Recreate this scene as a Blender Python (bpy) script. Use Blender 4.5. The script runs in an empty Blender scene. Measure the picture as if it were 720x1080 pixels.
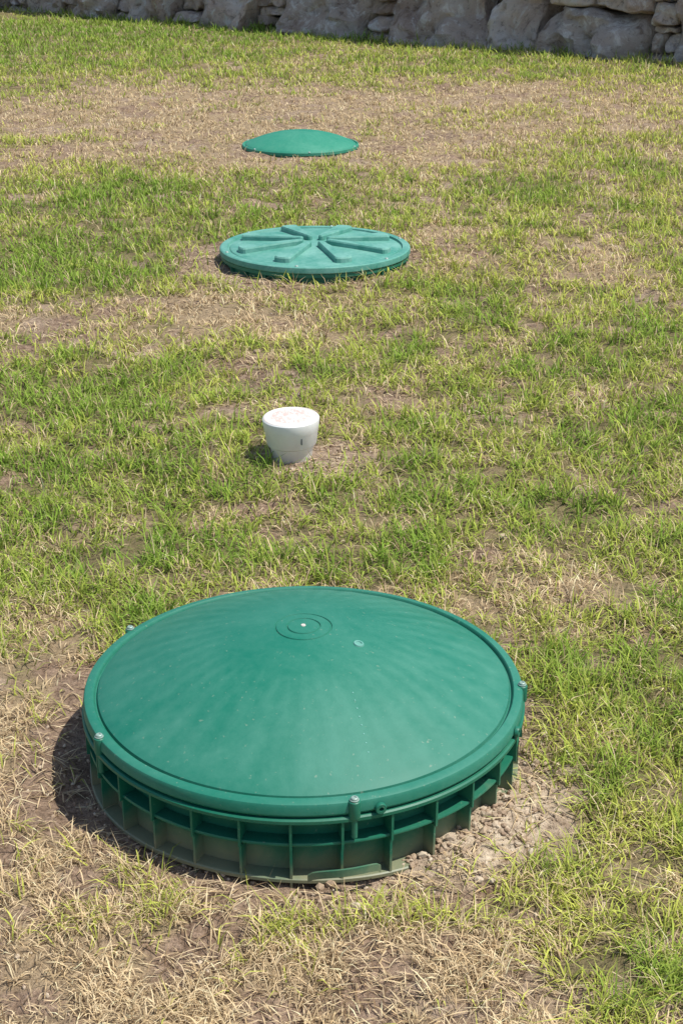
import bpy, bmesh, math, random
import numpy as np
from mathutils import Vector, noise, Matrix
random.seed(7); rng=np.random.default_rng(11)
scene=bpy.context.scene
COL=scene.collection

# ------------------------------------------------------------ helpers
_tab=rng.random((512,512))
def vnoise(x,y,f,ox=0.,oy=0.):
    x=np.asarray(x)*f+ox+200.3; y=np.asarray(y)*f+oy+200.7
    xi=np.floor(x).astype(int); yi=np.floor(y).astype(int)
    fx=x-xi; fy=y-yi; fx=fx*fx*(3-2*fx); fy=fy*fy*(3-2*fy)
    a=_tab[xi%512,yi%512]; b=_tab[(xi+1)%512,yi%512]; c=_tab[xi%512,(yi+1)%512]; d=_tab[(xi+1)%512,(yi+1)%512]
    return (a*(1-fx)+b*fx)*(1-fy)+(c*(1-fx)+d*fx)*fy
def smooth(a,b,x):
    t=np.clip((x-a)/(b-a),0,1); return t*t*(3-2*t)

def link(ob,parent=None):
    COL.objects.link(ob)
    if parent: ob.parent=parent
    return ob
def mesh_obj(name,verts,faces,mat=None,parent=None,smooth_angle=None):
    me=bpy.data.meshes.new(name); me.from_pydata([tuple(v) for v in verts],[],faces); me.update()
    if mat: me.materials.append(mat)
    ob=bpy.data.objects.new(name,me); link(ob,parent)
    if smooth_angle is not None:
        for p in me.polygons: p.use_smooth=True
        me.set_sharp_from_angle(angle=math.radians(smooth_angle))
    return ob
def lathe(name,prof,n,mat,parent,ang=35,rfun=None):
    vs=[];fs=[]
    rings=[]
    for (r,z) in prof:
        if r<1e-6:
            rings.append([len(vs)]); vs.append((0,0,z))
        else:
            ids=[]
            for i in range(n):
                a=2*math.pi*i/n; rr=r; zz=z
                if rfun: rr,zz=rfun(r,z,a)
                ids.append(len(vs)); vs.append((rr*math.cos(a),rr*math.sin(a),zz))
            rings.append(ids)
    for A,B in zip(rings[:-1],rings[1:]):
        for i in range(n):
            j=(i+1)%n
            if len(A)==1: fs.append((A[0],B[i],B[j]))
            elif len(B)==1: fs.append((A[i],B[0],A[j]))
            else: fs.append((A[i],B[i],B[j],A[j]))
    return mesh_obj(name,vs,fs,mat,parent,ang)
def box_verts(x0,x1,y0,y1,z0,z1):
    return [(x0,y0,z0),(x1,y0,z0),(x1,y1,z0),(x0,y1,z0),(x0,y0,z1),(x1,y0,z1),(x1,y1,z1),(x0,y1,z1)]
BF=[(0,3,2,1),(4,5,6,7),(0,1,5,4),(1,2,6,5),(2,3,7,6),(3,0,4,7)]

# ------------------------------------------------------------ node helpers
def new_mat(name):
    m=bpy.data.materials.new(name); m.use_nodes=True
    nt=m.node_tree; nt.nodes.clear(); return m,nt
def N(nt,t,**k):
    n=nt.nodes.new(t)
    for a,b in k.items(): setattr(n,a,b)
    return n
def inp(nt,node,key,val):
    s=node.inputs[key]
    if hasattr(val,'is_output'): nt.links.new(val,s)
    else: s.default_value=val
def noise_n(nt,vec,scale,detail=4,rough=.6,dist=0):
    n=N(nt,'ShaderNodeTexNoise'); nt.links.new(vec,n.inputs['Vector'])
    n.inputs['Scale'].default_value=scale; n.inputs['Detail'].default_value=detail
    n.inputs['Roughness'].default_value=rough; n.inputs['Distortion'].default_value=dist
    return n.outputs['Fac']
def ramp(nt,fac,stops):
    r=N(nt,'ShaderNodeValToRGB'); nt.links.new(fac,r.inputs['Fac'])
    e=r.color_ramp.elements
    while len(e)<len(stops): e.new(.5)
    for el,(p,c) in zip(e,stops):
        el.position=p; el.color=(c,c,c,1) if not isinstance(c,tuple) else (*c,1)
    return r.outputs['Color']
def mix(nt,fac,a,b,mode='MIX'):
    m=N(nt,'ShaderNodeMix',data_type='RGBA',blend_type=mode)
    def s(i,v):
        if hasattr(v,'is_output'): nt.links.new(v,m.inputs[i])
        elif isinstance(v,tuple): m.inputs[i].default_value=(*v,1)
        else: m.inputs[i].default_value=v
    s(0,fac); s(6,a); s(7,b); return m.outputs[2]
def math_n(nt,op,a,b=None):
    m=N(nt,'ShaderNodeMath',operation=op)
    for i,v in enumerate((a,b)):
        if v is None: continue
        if hasattr(v,'is_output'): nt.links.new(v,m.inputs[i])
        else: m.inputs[i].default_value=v
    return m.outputs[0]
def finish(nt,color,rough=.5,bump=None,bstr=.3,bdist=.01,spec=.5):
    b=N(nt,'ShaderNodeBsdfPrincipled'); o=N(nt,'ShaderNodeOutputMaterial')
    inp(nt,b,'Base Color',color if hasattr(color,'is_output') else (*color,1))
    inp(nt,b,'Roughness',rough); b.inputs['Specular IOR Level'].default_value=spec
    if bump is not None:
        bn=N(nt,'ShaderNodeBump'); bn.inputs['Strength'].default_value=bstr; bn.inputs['Distance'].default_value=bdist
        nt.links.new(bump,bn.inputs['Height']); nt.links.new(bn.outputs[0],b.inputs['Normal'])
    nt.links.new(b.outputs[0],o.inputs[0]); return b

def plastic(name,base,dust,dust_amt,radial=0,rough=.45,seed=0.,low_dirt=False):
    m,nt=new_mat(name)
    tc=N(nt,'ShaderNodeTexCoord'); mp=N(nt,'ShaderNodeMapping'); mp.inputs['Location'].default_value=(seed,seed*2,0)
    nt.links.new(tc.outputs['Object'],mp.inputs[0]); v=mp.outputs[0]
    n1=noise_n(nt,v,5,6,.65,.6); n2=noise_n(nt,v,60,4,.7); n3=noise_n(nt,v,2.2,2,.5)
    f=math_n(nt,'ADD',math_n(nt,'MULTIPLY',n1,.8),math_n(nt,'MULTIPLY',n2,.35))
    d=ramp(nt,f,[(.42,0.0),(.78,1.0)])
    amt=math_n(nt,'MULTIPLY',d,dust_amt)
    sx=N(nt,'ShaderNodeSeparateXYZ'); nt.links.new(tc.outputs['Object'],sx.inputs[0])
    if radial:
        an=math_n(nt,'ARCTAN2',sx.outputs[1],sx.outputs[0])
        w=math_n(nt,'SINE',math_n(nt,'ADD',math_n(nt,'MULTIPLY',an,radial),math_n(nt,'MULTIPLY',n3,1.2)))
        r2=math_n(nt,'SQRT',math_n(nt,'ADD',math_n(nt,'MULTIPLY',sx.outputs[0],sx.outputs[0]),math_n(nt,'MULTIPLY',sx.outputs[1],sx.outputs[1])))
        cx=N(nt,'ShaderNodeCombineXYZ'); nt.links.new(math_n(nt,'MULTIPLY',an,5.0),cx.inputs[0]); nt.links.new(math_n(nt,'MULTIPLY',r2,9.0),cx.inputs[1])
        ns=noise_n(nt,cx.outputs[0],1.4,5,.65)
        band=ramp(nt,r2,[(.05,0.0),(.17,.9),(.30,1.0),(.335,.4)])
        st=math_n(nt,'MULTIPLY',math_n(nt,'ADD',math_n(nt,'MULTIPLY',w,.12),ns),band)
        st=ramp(nt,st,[(.34,0.0),(.90,1.0)])
        amt=math_n(nt,'ADD',amt,math_n(nt,'MULTIPLY',st,.20))
    c=mix(nt,n3,base,tuple(x*.85 for x in base))
    c=mix(nt,amt,c,dust)
    sp=ramp(nt,noise_n(nt,v,140,2,.5),[(.68,0.0),(.76,1.0)])
    c=mix(nt,math_n(nt,'MULTIPLY',sp,.25),c,(.40,.40,.30))
    if low_dirt:
        zz=math_n(nt,'ADD',sx.outputs[2],math_n(nt,'MULTIPLY',math_n(nt,'SUBTRACT',n1,.5),-.12))
        c=mix(nt,ramp(nt,zz,[(.0,.6),(.045,0.0)]),c,(.36,.28,.17))
    rg=N(nt,'ShaderNodeMapRange'); nt.links.new(amt,rg.inputs[0]); rg.inputs[3].default_value=rough; rg.inputs[4].default_value=.85
    finish(nt,c,rg.outputs[0],n2,.14,.002,.35)
    return m

green=plastic('dusty_green_plastic',(.008,.168,.106),(.13,.33,.25),.30,radial=40,rough=.50)
green_side=plastic('green_plastic',(.004,.140,.080),(.12,.26,.17),.22,rough=.42,seed=3,low_dirt=True)
green_part=plastic('green_fitting_plastic',(.008,.15,.09),(.14,.28,.20),.22,rough=.42,seed=4)
green_pale=plastic('faded_green_plastic',(.040,.245,.18),(.27,.50,.43),.70,rough=.5,seed=5)
green_far=plastic('green_dome_plastic',(.014,.23,.14),(.16,.40,.29),.35,rough=.6,seed=8)
def simple(name,col,rough,metal=0.,sc=60,var=.25):
    m,nt=new_mat(name); tc=N(nt,'ShaderNodeTexCoord'); n=noise_n(nt,tc.outputs['Object'],sc,4,.6)
    c=mix(nt,n,tuple(x*(1+var) for x in col),tuple(x*(1-var) for x in col))
    b=finish(nt,c,rough,n,.1,.001); b.inputs['Metallic'].default_value=metal; return m
steel=simple('weathered_steel',(.28,.38,.33),.5,.2)
dark=simple('dark_recess',(.06,.07,.07),.8)
def white_mat():
    m,nt=new_mat('white_pvc'); tc=N(nt,'ShaderNodeTexCoord'); v=tc.outputs['Object']
    n=noise_n(nt,v,25,5,.65,.4); sx=N(nt,'ShaderNodeSeparateXYZ'); nt.links.new(v,sx.inputs[0])
    low=ramp(nt,sx.outputs[2],[(.01,1.0),(.05,0.0)])
    c=mix(nt,ramp(nt,n,[(.40,0.0),(.75,.40)]),(.80,.79,.76),(.62,.53,.46))
    c=mix(nt,math_n(nt,'MULTIPLY',low,.5),c,(.40,.30,.2))
    top=math_n(nt,'GREATER_THAN',sx.outputs[2],.1246)
    r2=math_n(nt,'SQRT',math_n(nt,'ADD',math_n(nt,'MULTIPLY',sx.outputs[0],sx.outputs[0]),math_n(nt,'MULTIPLY',sx.outputs[1],sx.outputs[1])))
    ring=ramp(nt,r2,[(.006,0.0),(.014,1.0),(.047,1.0),(.052,0.0)])
    mp=N(nt,'ShaderNodeMapping'); mp.inputs['Scale'].default_value=(1,.6,1); nt.links.new(v,mp.inputs[0])
    n4=noise_n(nt,mp.outputs[0],105,3,.6,1.2)
    c=mix(nt,math_n(nt,'MULTIPLY',top,.55),c,(.70,.58,.48))
    c=mix(nt,math_n(nt,'MULTIPLY',math_n(nt,'MULTIPLY',math_n(nt,'MULTIPLY',ramp(nt,n4,[(.48,0.0),(.54,1.0)]),top),ring),.45),c,(.55,.24,.17))
    finish(nt,c,.42,n,.05,.001); return m
white=white_mat()

# ------------------------------------------------------------ site layout (metres)
L1=(-0.061,2.078); L2=(-0.101,5.53); L3=(-0.228,8.28); PC=(-0.1225,3.43)
WP=np.array([2.83,12.6]); WD=np.array([.740,-.673]); WN=np.array([-.673,-.740])
def dist(x,y,c): return np.hypot(x-c[0],y-c[1])
def wall_d(x,y): return (x-WP[0])*WN[0]+(y-WP[1])*WN[1]
def bank(x,y):   # soil banked against the front-right of the near riser
    a=np.arctan2(y-L1[1],x-L1[0]); return np.exp(-((a+.72)/.42)**2)
def scuff(x,y):  # worn soil on the left of the near riser
    a=np.arctan2(y-L1[1],x-L1[0]); return np.exp(-((np.abs(a)-2.75)/.55)**2)

def ground_z(x,y):
    z=(vnoise(x,y,.35,3,9)-.5)*.05*smooth(2,6,y)
    z=z+(vnoise(x,y,2.3)-.5)*.022+(vnoise(x,y,7,5,1)-.5)*.020+(vnoise(x,y,23,2,7)-.5)*.013
    d=dist(x,y,L1); k=1-smooth(.40,.62,d); z=z*(1-k)+k*(.000+(vnoise(x,y,30)-.5)*.016+(vnoise(x,y,9)-.5)*.022)
    z=z-.014*(1-smooth(.37,.46,d))+.032*bank(x,y)*(1-smooth(.36,.47,d))
    for c,r,h in ((L2,.36,.012),(L3,.33,.004),(PC,.06,.008)):
        d=dist(x,y,c); k=1-smooth(r+.05,r+.30,d); z=z*(1-k)+k*(h+(vnoise(x,y,20)-.5)*.012+(vnoise(x,y,7)-.5)*.02)
    return z
P=[(-.7,9.7,1.9,1.5,.55),(1.3,10.2,1.4,.9,.32),(-1.7,8.1,.9,.6,.34),(-.1,8.2,1.1,.8,.32),
   (-.62,5.0,.52,.62,.48),(-.15,4.6,.35,.35,.30),(.35,5.6,.3,.25,.32),(1.0,5.4,.32,.22,.28),(-.02,4.3,.16,.16,.3),(-.03,3.45,.2,.15,.4),
   (.34,3.0,.35,.14,.14),(.50,2.68,.28,.16,.20),(.20,2.61,.34,.08,.32),(.62,1.95,.2,.28,.16),(-.58,2.40,.16,.35,.26),
   (-.32,1.50,.38,.25,.62),(-.52,1.85,.18,.22,.46),(-.08,1.45,.22,.2,.42),(-.55,3.1,.3,.16,.18),(-.35,2.75,.3,.12,.18),
   (-.3,3.95,.12,.2,.22),(1.7,8.5,.6,.4,.2),(.0,12.0,.9,.6,.15),(2.6,11.3,.6,.5,.2),
   (-.80,3.85,.30,.22,-.65),(-1.25,5.45,.35,.35,-.45),(-2.0,6.8,.8,.4,-.3),(-3.2,15.5,3.5,2.4,-.5),(1.4,12.2,2.5,.9,-.2),(.9,4.3,.8,1.1,-.14),(.36,1.75,.20,.25,-.16),(0.0,3.0,.25,.12,-.12),(-.45,6.35,.8,.35,-.08),(1.3,6.8,1.0,.8,-.10)]
def dry_mask(x,y):
    wx=x+(vnoise(x,y,1.7,8,3)-.5)*.55*np.clip(y/4,.4,2.2); wy=y+(vnoise(x,y,1.4,1,15)-.5)*.6*np.clip(y/4,.4,2.4)
    d=np.full(np.shape(x),.24)
    for (a,b,rx,ry,s) in P: d=d+s*np.exp(-(((wx-a)/rx)**2+((wy-b)/ry)**2))
    n=(vnoise(x,y,1.1,30)-.5)*.28+(vnoise(x,y,3.7,40)-.5)*.46+(vnoise(x,y,11,50)-.5)*.48+(vnoise(x,y,30,60)-.5)*.40
    return np.clip(d+n,0,1)
def soil_mask(x,y):
    s=smooth(.56,.76,vnoise(x,y,6.5,70)*.42+vnoise(x,y,19,80)*.58+(dry_mask(x,y)-.4)*.20)*.85
    d=dist(x,y,L1)+(vnoise(x,y,9,2)-.5)*.12+(vnoise(x,y,28,2)-.5)*.07-.02*bank(x,y)-.06*scuff(x,y); s=np.maximum(s,.95*(1-smooth(.375,.445,d)))
    d=dist(x,y,L2)+(vnoise(x,y,7,2)-.5)*.20+.05*np.clip((x-L2[0])/.4,-1,1); s=np.maximum(s,.9*(1-smooth(.38,.48,d)))
    d=dist(x,y,L3)+(vnoise(x,y,7,2)-.5)*.16; s=np.maximum(s,.8*(1-smooth(.34,.43,d)))
    d=dist(x,y,(PC[0]+.06,PC[1]-.01))+(vnoise(x,y,12,2)-.5)*.12; s=np.maximum(s,.9*(1-smooth(.09,.17,d)))
    return np.clip(s,0,1)

# ------------------------------------------------------------ ground sheet
def axis(lo,hi,step,far,nfar):
    core=np.arange(lo,hi+1e-6,step); g=np.geomspace(.05,1,nfar)*far
    return np.concatenate([(lo-g)[::-1],core,hi+g])
xs=axis(-2.2,2.4,.020,400,34)
ys=np.concatenate([-(np.geomspace(.1,200,16))[::-1],np.arange(0,1.2,.1),np.arange(1.2,4.5,.016),np.arange(4.5,9,.03),np.arange(9,20,.08),20+np.geomspace(.1,700,30)])
X,Y=np.meshgrid(xs,ys); xf=X.ravel(); yf=Y.ravel()
zf=ground_z(xf,yf)
nx,ny=len(xs),len(ys)
idx=np.arange(nx*ny).reshape(ny,nx)
F=np.stack([idx[:-1,:-1],idx[:-1,1:],idx[1:,1:],idx[1:,:-1]],-1).reshape(-1,4)
def fast_mesh(name,co,loops,starts,totals):
    me=bpy.data.meshes.new(name)
    me.vertices.add(len(co)); me.vertices.foreach_set('co',np.ascontiguousarray(co,dtype=np.float32).ravel())
    me.loops.add(len(loops)); me.loops.foreach_set('vertex_index',loops.astype(np.int32))
    me.polygons.add(len(starts)); me.polygons.foreach_set('loop_start',starts.astype(np.int32))
    try: me.polygons.foreach_set('loop_total',totals.astype(np.int32))
    except Exception: pass
    me.update(calc_edges=True); return me
me=fast_mesh('ground',np.stack([xf,yf,zf],-1),F.ravel(),np.arange(len(F))*4,np.full(len(F),4))
me.polygons.foreach_set('use_smooth',np.ones(len(F),dtype=bool))
a=me.attributes.new('mask','FLOAT_COLOR','POINT')
dm=dry_mask(xf,yf); sm=soil_mask(xf,yf)
pale=np.clip(bank(xf,yf)*(1-smooth(.39,.46,dist(xf,yf,L1)))*1.0+(vnoise(xf,yf,5,33)-.35)*.7-.8*scuff(xf,yf)*(1-smooth(.5,.6,dist(xf,yf,L1))),0,1)
a.data.foreach_set('color',np.stack([dm,sm,pale,dm*0+1],-1).astype(np.float32).ravel())
m,nt=new_mat('turf_ground')
at=N(nt,'ShaderNodeAttribute',attribute_name='mask'); sp=N(nt,'ShaderNodeSeparateColor'); nt.links.new(at.outputs['Color'],sp.inputs[0])
gm=N(nt,'ShaderNodeNewGeometry'); v=gm.outputs['Position']
n1=noise_n(nt,v,45,5,.7); n2=noise_n(nt,v,160,4,.7); n3=noise_n(nt,v,14,4,.65)
thg=mix(nt,n1,(.09,.075,.035),(.32,.26,.13))
thd=mix(nt,n1,(.17,.12,.07),(.56,.42,.26))
dd=math_n(nt,'ADD',sp.outputs[0],math_n(nt,'MULTIPLY',math_n(nt,'SUBTRACT',n3,.5),.7))
c=mix(nt,ramp(nt,dd,[(.15,0.0),(.60,1.0)]),thg,thd)
so_d=mix(nt,ramp(nt,n1,[(.32,0.0),(.68,1.0)]),(.15,.095,.06),(.42,.30,.21))
so_l=mix(nt,ramp(nt,n1,[(.32,0.0),(.68,1.0)]),(.36,.26,.17),(.76,.63,.46))
so=mix(nt,sp.outputs[2],so_d,so_l)
c=mix(nt,ramp(nt,sp.outputs[1],[(.1,0.0),(.6,1.0)]),c,so)
c=mix(nt,ramp(nt,n2,[(.28,.8),(.50,0.0)]),c,(.05,.033,.02))
hb=math_n(nt,'ADD',math_n(nt,'MULTIPLY',n2,.4),n1)
finish(nt,c,.95,hb,1.0,.014,.1); me.materials.append(m)
ground=bpy.data.objects.new('ground',me); link(ground)

# ------------------------------------------------------------ grass blades (one object)
def make_blades():
    NB=540000
    yy=np.linspace(1.2,21,2000)
    dens=(1.5/yy)**1.45*(.78+.28*yy)
    cdf=np.cumsum(dens); cdf/=cdf[-1]
    y=np.interp(rng.random(NB),cdf,yy)
    x=(rng.random(NB)*2-1)*(.78+.28*y)
    D=dry_mask(x,y); S=soil_mask(x,y)
    bare=rng.random(NB)<S*.96
    litter=bare&(rng.random(NB)<.18)
    keep=(~bare)|litter
    for c,r in ((L1,.362),(L2,.362),(L3,.320),(PC,.062)): keep&=dist(x,y,c)>r
    keep&=wall_d(x,y)>.02
    clump=vnoise(x,y,14,90)*.50+vnoise(x,y,38,95)*.50
    keep&=(rng.random(NB)<smooth(.20,.62,clump)*(1-.10*D)+.11)
    x=x[keep];y=y[keep];D=D[keep];S=S[keep];clump=clump[keep];litter=litter[keep]; n=len(x)
    wallc=np.exp(-(wall_d(x,y)/.25)**2)
    straw=(rng.random(n)<smooth(.04,.80,D)*.88+.12)|litter
    flat=(rng.random(n)<(.26+.50*D))|litter
    h=(.016+.021*rng.random(n))*(.55+1.0*clump)*(1.36-.62*D)*(1+1.0*wallc)
    tall=rng.random(n)<.05; h[tall]*=1.6
    h*=1+.03*np.clip(y-3,0,8)
    L=h*np.where(straw,1.2,1.25)
    lean=np.where(flat,1.15+.35*rng.random(n),.35+.80*rng.random(n))
    lean=np.where(litter,1.5,lean)
    az=rng.random(n)*2*np.pi
    w=(.0013+.0013*rng.random(n))*(np.clip(y/1.7,1,20))**.62*np.where(straw,.85,1.1)
    dx=np.cos(az);dy=np.sin(az); px=-dy;py=dx
    tw=(rng.random(n)-.5)*1.6; c_,s_=np.cos(tw),np.sin(tw)
    px,py=px*c_-py*s_,px*s_+py*c_
    z0=ground_z(x,y)-.003+rng.random(n)*.006*flat+.004*litter
    bend=.35+.5*rng.random(n); bend=np.where(litter,.1,bend)
    l1=lean*(1-bend*.5); l2=np.minimum(lean*(1+bend*.5),1.72)
    mx=x+dx*np.sin(l1)*L*.5; my=y+dy*np.sin(l1)*L*.5; mz=z0+np.cos(l1)*L*.5
    tx=mx+dx*np.sin(l2)*L*.5; ty=my+dy*np.sin(l2)*L*.5; tz=mz+np.cos(l2)*L*.5
    tz=np.maximum(tz,z0+.003)
    co=np.empty((n,5,3),np.float32)
    co[:,0]=np.stack([x-px*w/2,y-py*w/2,z0],-1); co[:,1]=np.stack([x+px*w/2,y+py*w/2,z0],-1)
    co[:,2]=np.stack([mx+px*w*.42,my+py*w*.42,mz],-1); co[:,3]=np.stack([mx-px*w*.42,my-py*w*.42,mz],-1)
    co[:,4]=np.stack([tx,ty,tz],-1)
    b=np.arange(n)[:,None]*5
    loops=np.concatenate([b+0,b+1,b+2,b+3,b+3,b+2,b+4],1).ravel()
    st=(np.arange(n)[:,None]*7+np.array([0,4])).ravel(); tot=np.tile([4,3],n)
    me=fast_mesh('grass',co.reshape(-1,3),loops,st,tot)
    r=rng.random(n)[:,None]; r2=rng.random(n)[:,None]
    big=vnoise(x,y,.8,120)[:,None]; yel=np.clip(.45*big+.45*r+.5*(D[:,None]-.2)+.16*smooth(0,.6,x)[:,None],0,1)
    lush=smooth(.14,.0,D)[:,None]
    g=(1-yel)*np.array([.25,.375,.055])+yel*np.array([.62,.63,.135])
    g=g*(1-.55*lush)+.55*lush*np.array([.17,.33,.045])
    s=(1-r2)*np.array([.92,.74,.47])+r2*np.array([.64,.47,.26])
    s=np.where(r<.16,np.array([.28,.19,.11]),s)
    c=np.where(straw[:,None],s,g)*(.70+.55*rng.random(n)[:,None])
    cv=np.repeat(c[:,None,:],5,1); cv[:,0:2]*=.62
    tipdry=(rng.random(n)<.30)[:,None]
    cv[:,4]=np.where(tipdry,.5*cv[:,4]+.5*np.array([.74,.62,.32]),cv[:,4])
    cv=np.minimum(cv,.92)
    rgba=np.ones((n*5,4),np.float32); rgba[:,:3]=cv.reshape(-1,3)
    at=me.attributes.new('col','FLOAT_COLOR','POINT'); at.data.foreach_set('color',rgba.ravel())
    m,nt=new_mat('grass_blades')
    a=N(nt,'ShaderNodeAttribute',attribute_name='col')
    d=N(nt,'ShaderNodeBsdfDiffuse')
    t=N(nt,'ShaderNodeBsdfTranslucent'); mx_=N(nt,'ShaderNodeMixShader'); mx_.inputs[0].default_value=.28; o=N(nt,'ShaderNodeOutputMaterial')
    nt.links.new(a.outputs['Color'],d.inputs[0]); nt.links.new(a.outputs['Color'],t.inputs[0])
    nt.links.new(d.outputs[0],mx_.inputs[1]); nt.links.new(t.outputs[0],mx_.inputs[2]); nt.links.new(mx_.outputs[0],o.inputs[0])
    me.materials.append(m)
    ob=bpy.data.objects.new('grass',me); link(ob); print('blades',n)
make_blades()

# ------------------------------------------------------------ soil crumbs
def clods():
    ico=bmesh.new(); bmesh.ops.create_icosphere(ico,subdivisions=1,radius=1)
    bv=np.array([v.co[:] for v in ico.verts]); bf=[[v.index for v in f.verts] for f in ico.faces]; ico.free()
    vs=[];fs=[]
    def add(x,y,s):
        R=np.array(Matrix.Rotation(random.random()*6,3,'Z')@Matrix.Rotation(random.random()*6,3,'X'))
        p=bv*(1+.35*(rng.random((len(bv),1))-.5))*np.array([1,.8,.6])*s
        p=p@R.T; p+=np.array([x,y,float(ground_z(x,y))+s*.3])
        o=len(vs); vs.extend(p.tolist()); fs.extend([[i+o for i in f] for f in bf])
    for i in range(900):
        a=random.random()*2*math.pi; r=.335+abs(random.gauss(0,.06))
        add(L1[0]+r*math.cos(a),L1[1]+r*math.sin(a),random.uniform(.001,.0045))
    for i in range(480):
        a=random.gauss(-.72,.42); r=.33+abs(random.gauss(0,.05)); add(L1[0]+r*math.cos(a),L1[1]+r*math.sin(a),random.uniform(.0012,.0085)*random.uniform(.4,1.2))
    for i in range(180):
        a=random.random()*6.283; r=.37+abs(random.gauss(0,.07)); add(L2[0]+r*math.cos(a),L2[1]+r*math.sin(a),random.uniform(.003,.009))
    for i in range(160):
        a=random.random()*6.283; r=.07+abs(random.gauss(0,.05)); add(PC[0]+.04+r*math.cos(a),PC[1]+r*math.sin(a),random.uniform(.002,.007))
    k=0
    while k<900:
        y=random.uniform(1.3,6); x=random.uniform(-1,1)*(.6+.25*y)
        if min(math.hypot(x-c[0],y-c[1]) for c in (L1,L2))<.37: continue
        if random.random()<float(soil_mask(x,y))+.08: add(x,y,random.uniform(.0015,.0045)*(1+.1*y)); k+=1
    for (x,y,s) in ((.354,2.93,.013),(-.262,4.33,.014),(.62,3.9,.009),(-.5,3.0,.008),(.21,2.71,.008),(-.16,6.4,.014)): add(x,y,s)
    m,nt=new_mat('soil_crumbs'); g=N(nt,'ShaderNodeNewGeometry'); n=noise_n(nt,g.outputs['Position'],90,2,.6)
    ri=ramp(nt,g.outputs['Random Per Island'],[(0.,(.28,.19,.13)),(.6,(.50,.38,.26)),(1.,(.74,.65,.50))])
    finish(nt,mix(nt,n,ri,(.34,.25,.17)),.9,n,.4,.003,.1)
    mesh_obj('soil_crumbs',vs,fs,m)
clods()

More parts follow.
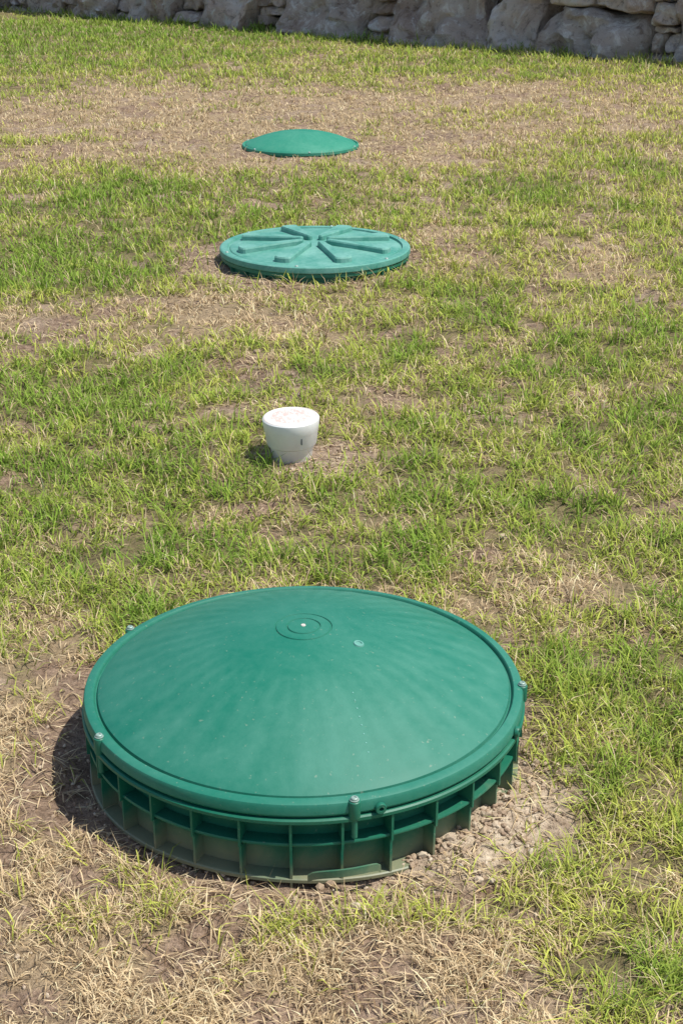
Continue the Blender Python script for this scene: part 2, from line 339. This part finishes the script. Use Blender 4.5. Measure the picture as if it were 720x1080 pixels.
# ------------------------------------------------------------ domed cover on ribbed riser
def septic_cover():
    root=bpy.data.objects.new('septic_tank_cover',None); link(root); root.location=(L1[0],L1[1],0)
    zr=.134; R=.354; Hd=.099; ri=.331
    def dome(r): return zr+Hd*(1-(r/ri)**2)*(1-.10*(r/ri)**2)
    rs=sorted(set([ri*i/44 for i in range(1,44)]+[.0245,.0255,.027,.028,.043,.044,.0455,.0465]))
    pr=[(0,dome(0))]
    for r in rs:
        z=dome(r)
        if .0254<r<.0272 or .0439<r<.0456: z-=.0018
        pr.append((r,z))
    pr+=[(ri,zr-.001),(ri+.0015,zr-.006),(ri+.0045,zr-.006),(ri+.006,zr-.001),(ri+.008,zr+.001),(R-.006,zr),(R-.002,zr-.002),(R,zr-.006),(R+.0005,zr-.018),(R-.002,zr-.022),(R-.012,zr-.023)]
    def rf(r,z,a):   # faint moulded facets showing through the skirt of the dome
        k=min(max((r-.14)/.08,0),1)*min(max((ri-r)/.02,0),1)
        return r,z+.00025*k*math.sin(40*a)
    lathe('dome_lid',pr,320,green,root,30,rf)
    z1=zr-.0245
    prs=[(R-.012,z1),(R+.001,z1),(R+.0035,z1-.002),(R+.0035,z1-.007),(R+.001,z1-.009),(.328,z1-.0095),(.327,.066),(.350,.0658),(.351,.064),(.351,.062),(.350,.0605),(.327,.060),(.327,-.04)]
    lathe('riser_ring',prs,192,green_side,root,30)
    vs=[];fs=[]
    n=30
    for i in range(n):
        a=2*math.pi*(i+.35)/n; w=.0018
        for (r0,r1,za,zb) in ((.324,.3555,.062-.006,z1-.0088),(.324,.351,-.03,.0620)):
            bx=box_verts(r0,r1,-w,w,za,zb); o=len(vs)
            for (x,y,z) in bx: vs.append((x*math.cos(a)-y*math.sin(a),x*math.sin(a)+y*math.cos(a),z))
            fs+= [tuple(k+o for k in f) for f in BF]
    mesh_obj('riser_ribs',vs,fs,green_side,root)
    lathe('foot_ring',[(.3275,.006),(.350,.0055),(.352,.004),(.352,-.001),(.3275,-.003)],128,green_side,root,30,
          rfun=lambda r,z,a:(r,z-.003+.005*math.sin(3*a+1)))
    vs=[];fs=[]
    for i in range(17):
        t=i/16; a=math.radians(-88+17*t); r=.358+.018*math.sin(t*3.1); z=.012+.018*math.sin(t*math.pi)**.6+.004*t
        for (dr,dz) in ((0,-.006),(.003,-.006),(.003,.006),(0,.006)):
            vs.append(((r+dr)*math.cos(a),(r+dr)*math.sin(a),z+dz))
        if i:
            o=(i-1)*4
            for k in range(4): fs.append((o+k,o+(k+1)%4,o+4+(k+1)%4,o+4+k))
    fs+=[(0,1,2,3),(64,67,66,65)]
    mesh_obj('loose_strap',vs,fs,green_side,root)
    for k,deg in enumerate((-77,-150,-3,150)):
        a=math.radians(deg); r=.3525
        o=lathe('bolt_boss_%d'%(k+1),[(0,.0015),(.0070,.0015),(.0085,.0005),(.0088,-.001),(.0088,-.024),(.0078,-.027),(.0050,-.028),(.0045,-.060),(0,-.061)],24,green_part,root,30); o.location=(r*math.cos(a),r*math.sin(a),zr-.001)
        o=lathe('bolt_head_%d'%(k+1),[(0,.0035),(.0020,.0035),(.0025,.005),(.004,.005),(.0052,.004),(.0056,.0015),(.0068,.0012),(.0068,.0003),(0,.0002)],18,steel,root,25); o.location=(r*math.cos(a),r*math.sin(a),zr+.001)
    for deg in (-71,-22):
        a=math.radians(deg); o=lathe('rim_eyelet',[(.0035,0),(.0035,.006),(.0075,.006),(.0085,.004),(.0085,0)],20,green_part,root,30)
        o.rotation_euler=(math.pi/2,0,a+math.pi/2); o.location=(.3555*math.cos(a),.3555*math.sin(a),zr-.016)
    def on_dome(x,y,name,prof,mat):
        r=math.hypot(x,y); z=dome(r); e=.001; sl=(dome(r+e)-dome(r))/e
        nrm=Vector((-sl*x/max(r,1e-6),-sl*y/max(r,1e-6),1)).normalized()
        o=lathe(name,prof,24,mat,root,30); o.location=(x,y,z); o.rotation_mode='QUATERNION'; o.rotation_quaternion=nrm.to_track_quat('Z','Y'); return o
    on_dome(.088,-.045,'vent_plug',[(0,.0008),(.0045,.0008),(.005,.0022),(.0078,.0022),(.0085,.0008),(.009,-.001)],green_pale)
    on_dome(.0,.0005,'centre_pip',[(0,.0012),(.0035,.0012),(.0045,-.001)],white)
    for i in range(8):
        t=i/7; x=.078+.022*t; y=-.16-.10*t
        on_dome(x,y,'pin_mark_%d'%(i+1),[(0,.0009),(.0012,.0006),(.0016,-.0004)],green_pale)
septic_cover()

# ------------------------------------------------------------ flat cover with raised star ribs
def flat_cover():
    root=bpy.data.objects.new('ribbed_manhole_cover',None); link(root); root.location=(L2[0],L2[1],0)
    R=.363; z0=.068
    def top(r): return z0+.012*(1-(r/.33)**2)
    pr=[(0,top(0))]+[(r,top(r)) for r in np.linspace(.02,.315,16)]+[(.322,z0-.001),(.325,z0-.005),(.331,z0-.005),(.334,z0+.003),(R-.006,z0+.003),(R-.001,z0),(R,z0-.006),(R,z0-.018),(R-.004,z0-.022),(R-.02,z0-.023)]
    lathe('lid_disc',pr,160,green_pale,root,30)
    z1=z0-.0235
    lathe('riser_ring',[(R-.02,z1),(R-.004,z1),(R-.004,z1-.012),(R-.020,z1-.013),(R-.020,-.03)],128,green_part,root,30)
    vs=[];fs=[]
    for i in range(24):
        a=2*math.pi*i/24; bx=box_verts(.335,.357,-.002,.002,-.02,z1-.012); o=len(vs)
        for (x,y,z) in bx: vs.append((x*math.cos(a)-y*math.sin(a),x*math.sin(a)+y*math.cos(a),z))
        fs+=[tuple(k+o for k in f) for f in BF]
    mesh_obj('riser_ribs',vs,fs,green_part,root)
    for i in range(8):
        a=math.radians(22+45*i)
        ra,rb=.060,.290; wa,wb=.012,.034; out=[]
        for k in range(7):
            t=math.pi/2+math.pi*k/6; out.append((ra+wa*math.cos(t),wa*math.sin(t)))
        for k in range(7):
            t=-math.pi/2+math.pi*k/6; out.append((rb+wb*math.cos(t)*.45,wb*math.sin(t)))
        bm=bmesh.new(); n=len(out); lv=[]
        cx=(ra+rb)/2
        for (ins,hh) in ((0,-.003),(0.001,.015),(.004,.020)):
            ring=[]
            for (x,y) in out:
                X_=x-(ins*(1 if x>cx else -1)); Y_=y*(1-ins/max(abs(y),.012)) if abs(y)>1e-5 else y
                r=math.hypot(X_,Y_); ring.append(bm.verts.new((X_,Y_,top(min(r,.315))+hh)))
            lv.append(ring)
        for A,B in zip(lv[:-1],lv[1:]):
            for k in range(n): bm.faces.new((A[k],A[(k+1)%n],B[(k+1)%n],B[k]))
        bm.faces.new(lv[-1]); bmesh.ops.recalc_face_normals(bm,faces=bm.faces)
        me=bpy.data.meshes.new('star_rib_%d'%(i+1)); bm.to_mesh(me); bm.free(); me.materials.append(green_pale)
        ob=bpy.data.objects.new(me.name,me); link(ob,root); ob.rotation_euler=(0,0,a)
    for i in range(6):
        a=math.radians(20+60*i); o=lathe('bolt_head_%d'%(i+1),[(0,.004),(.004,.004),(.006,.002),(.007,0)],16,steel,root,30); o.location=(.348*math.cos(a),.348*math.sin(a),z0+.003)
flat_cover()

def far_dome():
    root=bpy.data.objects.new('septic_tank_cover',None); link(root); root.location=(L3[0],L3[1],0)
    R=.324; zr=.026; ri=.306; Hd=.070
    def dome(r): return zr+Hd*(1-(r/ri)**2)**.95
    pr=[(0,dome(0))]+[(r,dome(r)) for r in np.linspace(.015,.300,26)]+[(ri,zr-.001),(ri+.002,zr-.005),(ri+.006,zr-.005),(ri+.008,zr),(R-.003,zr),(R,zr-.004),(R,zr-.018),(R-.008,zr-.020)]
    def rf(r,z,a):
        k=min(max((r-.05)/.08,0),1)*min(max((ri-r)/.03,0),1)
        return r,z+.0006*k*(1 if math.cos(24*a)>.55 else 0)
    lathe('dome_lid',pr,240,green_far,root,30,rf)
    lathe('riser_ring',[(R-.008,zr-.0205),(R-.003,zr-.0205),(R-.004,-.04)],96,green_part,root,30)
    for i in range(6):
        a=math.radians(-80+60*i); o=lathe('bolt_head_%d'%(i+1),[(0,.004),(.004,.004),(.006,.002),(.007,0)],16,steel,root,30); o.location=((R-.006)*math.cos(a),(R-.006)*math.sin(a),zr)
far_dome()

# ------------------------------------------------------------ white cleanout pipe cap
def cleanout():
    root=bpy.data.objects.new('sewer_cleanout_pipe',None); link(root); root.location=(PC[0],PC[1],-.010); root.rotation_euler=(math.radians(1.5),math.radians(-1.5),0)
    lathe('pipe_socket',[(.046,-.03),(.0475,.01),(.0505,.030),(.0545,.046),(.0570,.050),(.0580,.054),(.050,.055)],72,white,root,30)
    lathe('screw_cap',[(.050,.0555),(.0610,.056),(.0625,.058),(.0670,.092),(.0680,.094),(.0712,.117),(.0707,.122),(.0675,.1255),(.0640,.1265),(.0625,.1255),(.030,.1262),(0,.1265)],72,white,root,30)
    vs=[];fs=[]
    for i,(deg,z0,z1,w) in enumerate(((-66,.072,.088,.0013),)):
        a=math.radians(deg); bx=box_verts(.060,.0672,-w,w,z0,z1); o=len(vs)
        for (x,y,z) in bx: vs.append((x*math.cos(a)-y*math.sin(a),x*math.sin(a)+y*math.cos(a),z))
        fs+=[tuple(k+o for k in f) for f in BF]
    mesh_obj('side_slot',vs,fs,dark,root)
cleanout()

# ------------------------------------------------------------ dry-stone boulder wall
def stone_wall():
    random.seed(31)
    K=12
    lin=np.linspace(-1,1,K+1); pts={};V0=[];F0=[]
    def vid(p):
        k=tuple(np.round(p,5))
        if k not in pts: pts[k]=len(V0); V0.append(k)
        return pts[k]
    for ax in range(3):
        for sg in (-1,1):
            for i in range(K):
                for j in range(K):
                    q=[]
                    for (u,v_) in ((lin[i],lin[j]),(lin[i+1],lin[j]),(lin[i+1],lin[j+1]),(lin[i],lin[j+1])):
                        p=[0,0,0]; p[ax]=sg; p[(ax+1)%3]=u; p[(ax+2)%3]=v_; q.append(vid(p))
                    F0.append(q if sg>0 else q[::-1])
    V0=np.array(V0)
    verts=[];faces=[]
    def stone(s0,s1,h0,h1,depth):
        pn=random.uniform(4.5,9); q=V0/((np.abs(V0)**pn).sum(1)**(1/pn))[:,None]
        cs,chh=(s0+s1)/2,(h0+h1)/2; ws,wh=(s1-s0)/2*1.0,(h1-h0)/2*1.02
        sh=random.uniform(-.35,.35); tp=random.uniform(-.15,.15); tq=random.uniform(-.15,.15); big=min(1,wh/.25)
        ss=cs+q[:,0]*ws*(1+tp*q[:,2])+sh*wh*q[:,2]*.5; hh=chh+q[:,2]*wh*(1+tq*q[:,0])
        dd=q[:,1]*.24+depth-.2+q[:,2]*random.uniform(-.14,-.02)*big+q[:,0]*random.uniform(-.06,.08)*big
        sd=Vector((random.random()*50,random.random()*50,0)); o=len(verts)
        for a,b,c in zip(ss,hh,dd):
            p=Vector((a,b,c))+sd
            n1=noise.fractal(p*2.2,1.0,2.0,3); n2=1-abs(noise.noise(p*4.5)); n3=noise.fractal(p*10,.7,2.0,2)
            nq=round(n1*5)/5
            cc=c+(n1*.06+nq*.12+n2*.07+n3*.05)*(.35+.65*big); a2=a+noise.noise(p*3+Vector((9,0,0)))*.10*big+noise.noise(p*9)*.03; b2=b+noise.noise(p*3+Vector((0,9,0)))*.09*big+noise.noise(p*9+Vector((4,4,0)))*.03
            P3=WP+WD*a2+WN*cc
            verts.append((P3[0],P3[1],b2))
        faces.extend([[k+o for k in f] for f in F0])
    for (h0,h1,off) in ((-.14,.58,0),(.58,1.0,.4),(1.0,1.5,.1)):
        s=-26+off; prev=1
        while s<11:
            if prev>0 and random.random()<.42: prev=0
            else: prev=1
            if prev:
                w=random.uniform(.55,1.15); hj=random.uniform(-.18,.05)
                stone(s+.008,s+w-.008,h0,h1-.02+hj,random.uniform(.0,.12))
                if hj<-.04: 
                    stone(s+w*.02,s+w*.45,h1+hj-.01,h1,.03); stone(s+w*.47,s+w*.98,h1+hj-.01,h1,.01)
            else:
                w=random.uniform(.25,.45); k=random.choice((4,5,6)); hs=np.concatenate([[0,1],(np.arange(1,k)+rng.uniform(-.3,.3,k-1))/k]); hs=np.sort(hs)
                for a,b in zip(hs[:-1],hs[1:]):
                    if random.random()<.4:
                        m_=random.uniform(.35,.65)*w
                        stone(s+.006,s+m_-.006,h0+a*(h1-h0)+.005,h0+b*(h1-h0)-.005,random.uniform(-.02,.05)); stone(s+m_+.006,s+w-.006,h0+a*(h1-h0)+.005,h0+b*(h1-h0)-.005,random.uniform(-.02,.05))
                    else: stone(s+.006,s+w-.006,h0+a*(h1-h0)+.005,h0+b*(h1-h0)-.005,random.uniform(-.02,.06))
            s+=w
    m,nt=new_mat('limestone_blocks'); g=N(nt,'ShaderNodeNewGeometry'); v=g.outputs['Position']
    n1=noise_n(nt,v,2.0,6,.65,.5); n2=noise_n(nt,v,5,8,.75,.6); n3=noise_n(nt,v,22,6,.75)
    c=ramp(nt,n1,[(.32,(.54,.39,.31)),(.46,(.74,.59,.49)),(.58,(.80,.69,.60)),(.72,(.86,.80,.73))])
    ri=ramp(nt,g.outputs['Random Per Island'],[(0.,.72),(1.,1.05)])
    c=mix(nt,1.0,c,ri,'MULTIPLY')
    c=mix(nt,ramp(nt,n2,[(.52,0.0),(.60,.7)]),c,(.92,.88,.82))
    c=mix(nt,ramp(nt,n2,[(.37,.75),(.45,0.0)]),c,(.26,.18,.13))
    c=mix(nt,ramp(nt,n3,[(.34,.6),(.43,0.0)]),c,(.20,.15,.12))
    hb=math_n(nt,'ADD',n2,math_n(nt,'MULTIPLY',n3,.6))
    finish(nt,c,.95,hb,.9,.10,.15)
    root=bpy.data.objects.new('stone_wall',None); link(root)
    mesh_obj('stones',verts,faces,m,root,40)
    A=WP+WD*-26-WN*.22; B=WP+WD*11.3-WN*.22; C=B-WN*.5; D_=A-WN*.5
    vs=[(*p,-.2) for p in (A,B,C,D_)]+[(*p,1.4) for p in (A,B,C,D_)]
    m2,nt=new_mat('wall_core_earth'); g=N(nt,'ShaderNodeNewGeometry'); n=noise_n(nt,g.outputs['Position'],20,5,.6)
    finish(nt,mix(nt,n,(.08,.055,.04),(.22,.17,.13)),.95,n,.5,.02,.1)
    mesh_obj('earth_core',vs,BF,m2,root)
stone_wall()

# ------------------------------------------------------------ light
EL=math.radians(63); AZ=math.radians(-14)
S=Vector((math.cos(EL)*math.cos(AZ),math.cos(EL)*math.sin(AZ),math.sin(EL)))
ld=bpy.data.lights.new('sun','SUN'); ld.energy=5.0; ld.angle=math.radians(.53); ld.color=(1,.965,.90)
lo=bpy.data.objects.new('sun',ld); link(lo); lo.rotation_mode='QUATERNION'; lo.rotation_quaternion=S.to_track_quat('Z','Y'); lo.location=(5,0,8)
w=bpy.data.worlds.new('World'); scene.world=w; w.use_nodes=True; nt=w.node_tree; nt.nodes.clear()
sky=N(nt,'ShaderNodeTexSky'); sky.sky_type='NISHITA'; sky.sun_disc=False; sky.sun_elevation=EL; sky.sun_rotation=math.pi/2-AZ
bg=N(nt,'ShaderNodeBackground'); bg.inputs[1].default_value=.15; o=N(nt,'ShaderNodeOutputWorld')
nt.links.new(sky.outputs[0],bg.inputs[0]); nt.links.new(bg.outputs[0],o.inputs[0])
scene.view_settings.view_transform='Standard'; scene.view_settings.look='None'; scene.view_settings.exposure=0

# ------------------------------------------------------------ camera
cd=bpy.data.cameras.new('camera'); cd.sensor_fit='VERTICAL'; cd.sensor_height=36; cd.lens=1540/1080*36; cd.clip_start=.05; cd.clip_end=2000
co=bpy.data.objects.new('camera',cd); link(co); co.location=(0,0,1.312); co.rotation_euler=(math.radians(67),0,0)
scene.camera=co
